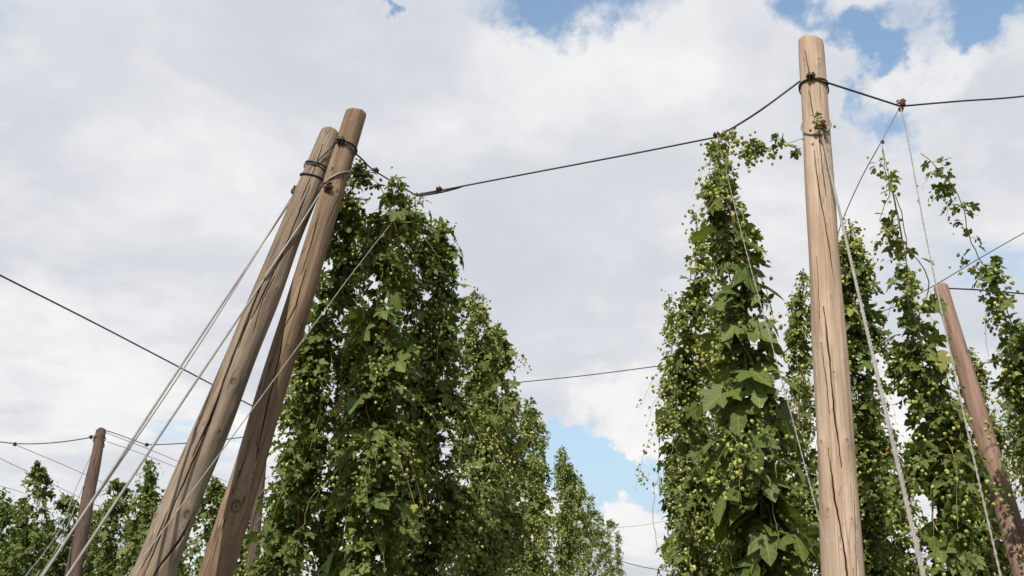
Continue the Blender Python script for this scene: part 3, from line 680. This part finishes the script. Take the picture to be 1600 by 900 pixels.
        tn = np.clip(rng.beta(2.5, 2, len(q)), 0, .95); tn[rng.uniform(0, 1, len(q)) < .02] = 1
        oc = link('cones', mesh_np('cones', V, F, attrs={'tint': np.repeat(tn, nv)}), M['cone'], root); tag(oc, kind='stuff')
    return root

def along(top, n=1, lean=(0, 0), wob=.06, seed=0):
    """near-vertical string from the top wire to the ground"""
    r = np.random.RandomState(seed); top = np.asarray(top); out = []
    for k in range(5):
        f = k/4; out.append(top*(1-f)+f*np.array([top[0]+lean[0], top[1]+lean[1], .15])+np.array([r.normal(0, wob), r.normal(0, wob), 0])*(0 < k < 4))
    return out
GL = 'hop vines in the row left of the gap'; GR = 'hop vines in the row right of the gap'; GM = 'hop vines behind the pale pole'; GB = 'distant hop vines at the lower left'
# left row
A_top = P(556, 252, 9.25)
make_vine('hop_vine', [A_top, P(528, 390, 9.5), P(498, 560, 9.6), P(474, 730, 9.6), P(440, 900, 9.4), P(418, 990, 9.3)],
          [(0, .06), (.06, .18), (.25, .27), (.5, .40), (.8, .46), (1, .4)], 'dark shaded hop vine right behind the two leaning logs', 21, GL, 0, 1.15, .105, .35, stems=2, mat='leaf', fill=1.2)
def Lp(Y, zt=HW): return np.array([XL, Y, zt])
XL = TL[0]+.02
make_vine('hop_vine', [P(622, 276, 9.5), P(606, 400, 9.3), P(592, 560, 9.1), P(584, 740, 8.9), P(572, 900, 8.7), P(566, 1000, 8.6)],
          [(0, .10), (.04, .34), (.12, .40), (.3, .40), (.6, .50), (.85, .54), (1, .45)], 'tall leafy hop vine whose rounded head meets the cross wire at its left end', 22, GL, 0, 1.2, .115, .9, big=.45, bare=[(0, .6), (.08, .7), (.15, .45), (.24, .6), (.34, .9), (1, 1)])
make_vine('hop_vine', [P(690, 346, 10.2), P(690, 480, 10.2), P(686, 640, 10.0), P(684, 800, 9.9), P(675, 980, 9.8)],
          [(0, .14), (.05, .34), (.25, .40), (.6, .50), (1, .55)], 'hop vine heavy with cones forming the sloping shoulder beside the tallest head', 23, GL, 0, 1.2, .10, 1.5)
make_vine('hop_vine', [P(648, 306, 9.95), P(648, 420, 10.0), P(640, 640, 9.9), P(634, 800, 9.8), P(628, 980, 9.7)],
          [(0, .12), (.05, .34), (.3, .36), (1, .45)], 'hop vine wedged between the rounded head and the sloping shoulder', 29, GL, 0, 1.0, .10, .9)
make_vine('hop_vine', [P(560, 330, 9.9), P(552, 500, 9.95), P(536, 700, 10.0), P(524, 980, 10.0)],
          [(0, .08), (.1, .16), (.4, .22), (1, .34)], 'hop vine in the shade between the dark one and the rounded head', 30, GL, 0, .9, .10, .5)
make_vine('hop_vine', [P(478, 590, 10.8), P(462, 700, 10.8), P(440, 820, 10.8), P(425, 980, 10.8)],
          [(0, .06), (.1, .22), (.3, .34), (1, .42)], 'low hop vine filling the lower gap just right of the slimmer leaning log', 31, GL, 0, 1.0, .10, .5)
LRO = [(11.6, 5.45, .46, 'hop vine filling the space behind the shoulder of the nearest ones, left row'),
       (13.1, 5.5, .50, 'hop vine topped by a small rounded crest where the farther cross wire starts'),
       (15.2, 5.0, .46, 'lower hop vine just behind the crest by the farther wire, left row'),
       (17.4, 5.28, .46, 'dense slim-headed hop vine rising alone halfway down the left row'),
       (20, 5.32, .48, 'hop vine just behind the slim-headed one in the left row'),
       (23.5, 5.38, .48, 'narrow hop vine next but one past the slim-headed one, left row'),
       (26.5, 5.45, .45, 'small pointed hop vine lower down the receding left row'),
       (30, 5.35, .45, 'hop vine between the two small pointed ones, left row'),
       (35.5, 5.6, .48, 'second small pointed hop vine, farther down the left row'),
       (41, 5.6, .55, 'third last hop vine at the low far end of the left row'),
       (48, 5.8, .55, 'second last hop vine at the low far end of the left row'),
       (57, 6.0, .6, 'hop vine ending the left row by the lower edge of the gap')]
for i, (Y, zt, r, lab) in enumerate(LRO):
    lod = 1 if Y < 16 else (2 if Y < 30 else 3)
    top = np.array([XL+[.12, .18, .05, .08, 0, .05, 0, 0, 0, 0, 0, 0][i], Y, zt+.0])
    make_vine('hop_vine', along(top, lean=(-.05, -.1), seed=i), [(0, .10), (.08, r*.72), (.3, r), (1, r*1.15)], lab, 40+i, GL, lod, 1.15 if lod < 2 else (2.2 if lod == 2 else 3.0), .105, 1.4, mat='leaf')
# right row
XR = TR[0]
make_vine('hop_vine', [TR+np.array([0, 0, .04]), P(1130, 300, 7.75), P(1146, 420, 7.6), P(1160, 540, 7.45), P(1178, 680, 7.3), P(1192, 820, 7.2), P(1205, 990, 7.1)],
          [(0, .12), (.04, .12), (.14, .07), (.20, .17), (.34, .25), (.5, .31), (.7, .40), (1, .42)], 'front hop vine with large leaves tapering up to the dark clamp on the wire', 61, GR, 0, 1.0, .105, .9, fill=1.35, big=.95,
          bare=[(0, .28), (.14, .22), (.2, .42), (.35, .55), (.5, .7), (.8, .9), (1, 1)])
make_vine('hop_vine', [P(1088, 335, 8.9), P(1086, 420, 8.8), P(1080, 560, 8.7), P(1082, 720, 8.6), P(1092, 880, 8.5), P(1096, 990, 8.5)],
          [(0, .06), (.06, .14), (.22, .26), (.45, .34), (.65, .42), (1, .48)], 'yellow-green hop vine laden with cones, left flank of the front one', 62, GR, 0, 1.1, .09, 1.9, bare=[(0, .3), (.12, .45), (.3, .8), (.5, 1), (1, 1)])
make_vine('hop_vine', [P(1046, 460, 10.6), P(1050, 600, 10.4), P(1056, 760, 10.3), P(1060, 980, 10.2)],
          [(0, .04), (.1, .14), (.35, .20), (.6, .28), (1, .3)], 'wispy hop vine with loose shoots against the sky along the gap', 63, GR, 1, .9, .085, 1.5)
for i, (Y, zt, r, lab) in enumerate([(11.5, 5.3, .36, 'hop vine directly behind the front pair, right row'), (14, 5.2, .4, 'third hop vine back from the front pair, right row'), (17, 5.3, .4, 'fourth hop vine back from the front pair, right row'),
                                     (21, 5.4, .42, 'fifth hop vine back from the front pair, right row'), (27, 5.4, .45, 'sixth hop vine back from the front pair, right row'), (36, 5.4, .5, 'hop vine deepest in the right row by the lower end of the gap')]):
    lod = 1 if Y < 13 else (2 if Y < 25 else 3)
    make_vine('hop_vine', along((XR+.18, Y, zt), lean=(.0, -.1), seed=90+i), [(0, .08), (.15, r*.7), (.4, r), (1, r*1.1)], lab, 70+i, GR, lod, 1.0, .10, 1.4)
# next row right
make_vine('hop_vine', [P(1378, 226, 8.05), P(1392, 290, 7.95), P(1410, 380, 7.9), P(1432, 500, 7.75), P(1450, 620, 7.6), P(1472, 760, 7.4), P(1490, 900, 7.2), P(1500, 990, 7.1)],
          [(0, .02), (.06, .16), (.12, .30), (.2, .22), (.3, .25), (.4, .25), (.52, .30), (.7, .35), (1, .38)], 'sparse hop vine with a bare stem below the rusty wire clamp', 81, GM, 0, .9, .105, .8, big=.3, stems=3,
          bare=[(0, 0), (.04, .06), (.1, .20), (.15, .18), (.22, .42), (.32, .50), (.42, .75), (.55, .95), (.7, .9), (1, 1)], fill=.9)
make_vine('hop_vine', [P(1424, 232, 8.3), P(1455, 250, 8.3), P(1492, 300, 8.35), P(1514, 370, 8.4), P(1552, 440, 8.5), P(1592, 540, 8.6), P(1630, 660, 8.6), P(1650, 800, 8.5), P(1660, 990, 8.4)],
          [(0, .20), (.05, .20), (.12, .18), (.2, .15), (.3, .2), (.45, .30), (.7, .4), (1, .45)], 'thin arching hop vine drooping toward the right edge beside the bare stem', 82, GM, 0, .95, .10, 1.0,
          bare=[(0, .30), (.1, .18), (.2, .12), (.28, .4), (.4, .7), (.55, .9), (1, 1)], twine=False, stems=1)
make_vine('hop_vine', [P(1328, 345, 10.0), P(1332, 460, 9.9), P(1338, 600, 9.7), P(1345, 760, 9.6), P(1350, 990, 9.5)],
          [(0, .08), (.08, .22), (.2, .28), (.5, .36), (.8, .44), (1, .45)], 'bushy hop vine showing along the right side of the pale pole', 83, GM, 0, 1.1, .10, 1.0)
make_vine('hop_vine', [P(1256, 425, 11.6), P(1250, 540, 11.4), P(1250, 680, 11.2), P(1254, 820, 11.0), P(1256, 990, 11.0)],
          [(0, .08), (.1, .24), (.25, .28), (.6, .36), (1, .4)], 'airy hop vine showing along the left side of the pale pole', 84, GM, 1, .85, .095, 1.4, bare=[(0, .8), (.4, .6), (.7, 1), (1, 1)])
for i, (x, Y, zt, r, lab) in enumerate([(2.0, 13.5, 5.0, .36, 'hop vine behind the pale pole, first of those seen through the airy one'), (1.98, 17, 5.0, .4, 'hop vine behind the pale pole, second of those seen through the airy one'),
                                        (1.98, 22, 5.2, .42, 'hop vine far behind the pale pole, low among the leaves'),
                                        (3.35, 11.0, 4.3, .36, 'low hop vine between the bushy one and the slim reddish pole'), (4.35, 15.5, 4.9, .42, 'hop vine behind the lower part of the slim reddish pole'),
                                        (4.3, 12.0, 4.9, .42, 'hop vine behind the arching one at the right edge'), (4.6, 16.5, 5.2, .45, 'hop vine far behind the slim reddish pole, left of its foot'), (5.9, 17, 5.6, .5, 'hop vine far behind the slim reddish pole, at the right edge'),
                                        (2.95, 10.6, 3.7, .4, 'low hop vine behind the lower half of the bare-stemmed one'), (2.65, 12.2, 4.1, .5, 'low hop vine filling between the bushy one and the bare-stemmed one'), (1.65, 13.2, 4.1, .45, 'low hop vine behind the airy one left of the pale pole'), (3.5, 19, 4.9, .45, 'hop vine deep behind the bare stem on the right')]):
    lod = 1 if Y < 13 else 2
    make_vine('hop_vine', along((x, Y, zt), lean=(.0, -.2), seed=120+i), [(0, .06), (.12, r*.6), (.35, r*.85), (1, r*1.15)], lab, 130+i, GM, lod, 1.3, .10, 1.0)
# distant vines at the lower left
BL = [(8, 768, 22, .45, 'distant hop vine cut by the left edge'), (62, 722, 22, .42, 'distant hop vine with the tall ragged tip left of the small pole'), (38, 790, 24, .7, 'distant hop vine between the left edge and the ragged tip'),
      (108, 775, 23, .6, 'distant hop vine just left of the small reddish pole'), (186, 752, 23, .62, 'distant bushy hop vine just right of the small reddish pole'), (236, 724, 22, .42, 'distant hop vine with a thin curled tip, left of the grey log'),
      (150, 800, 26, .8, 'distant hop vine behind the small reddish pole'), (285, 790, 24, .65, 'distant hop vine at the left flank of the grey log'), (335, 748, 22, .55, 'distant hop vine seen between the two leaning logs'),
      (215, 812, 27, .8, 'low distant hop vine below the thin curled tip'), (20, 830, 29, 1.0, 'low distant hop vine far behind the one at the left edge'), (140, 826, 30, 1.0, 'low distant hop vine far behind the small reddish pole'), (280, 822, 29, 1.0, 'low distant hop vine far behind the left flank of the grey log'), (350, 800, 27, .9, 'low distant hop vine far behind the gap of the two logs'), (385, 770, 22, .5, 'distant hop vine at the right flank of the slimmer leaning log'), (80, 815, 27, .8, 'low distant hop vine below the ragged tip')]
for i, (u, v, d, r, lab) in enumerate(BL):
    thin = r < .5
    make_vine('hop_vine', along(P(u, v, d), lean=(0, 0), wob=.1, seed=200+i), [(0, .14 if thin else r*.35), (.05, .22 if thin else r*.85), (.14, .38 if thin else r*.9), (.3, r*1.4 if thin else r), (1, r*1.5 if thin else r*1.1)], lab, 220+i, GB, 2, 2.1, .145, .6, whips=22, mat='leaf_far', zmin=0)

# small loose sprigs hanging on the wires and the pole
def sprig(path, r, label, seed, dens=1.0, leaf=.10, cones=.7):
    make_vine('hop_shoot', path, [(0, r), (1, r*.8)], label, seed, 'stray hop sprigs', 0, dens, leaf, cones, twine=False, stems=1, cat='hop sprig', fill=.1, whips=0, bare=[(0, .24), (1, .24)])
sprig([P(1128, 222, 7.78), P(1160, 222, 7.78), P(1180, 230, 7.8), P(1204, 234, 7.8)], .085, 'leafy hop shoot stretching right from the dark clamp', 301, .8)
sprig([P(1222, 218, 7.76), P(1232, 226, 7.76), P(1240, 232, 7.76)], .05, 'small loose hop sprig on the string just left of the pale pole', 302, 1.6)
sprig([on(PR, 1272, 182, .04), on(PR, 1276, 197, .05), on(PR, 1279, 212, .05)], .06, 'small hop sprig clinging to the upper part of the pale pole', 303, 1.3, .08)
sprig([P(502, 296, 8.9), P(520, 303, 8.85), P(545, 310, 8.85), P(575, 312, 8.95)], .045, 'cone-bearing hop sprig hanging under the rusty clamps of the logs', 304, .7, .07)
sprig([P(1142, 208, 7.9), P(1136, 214, 7.85)], .04, 'tiny hop tip standing on the wire beside the dark clamp', 305, 1.0, .06)

# ------------------------------------------------------------------ render
S.render.engine = 'CYCLES'
S.cycles.max_bounces = 6; S.cycles.diffuse_bounces = 3; S.cycles.transmission_bounces = 3; S.cycles.transparent_max_bounces = 4
S.render.resolution_x = 1024; S.render.resolution_y = 576
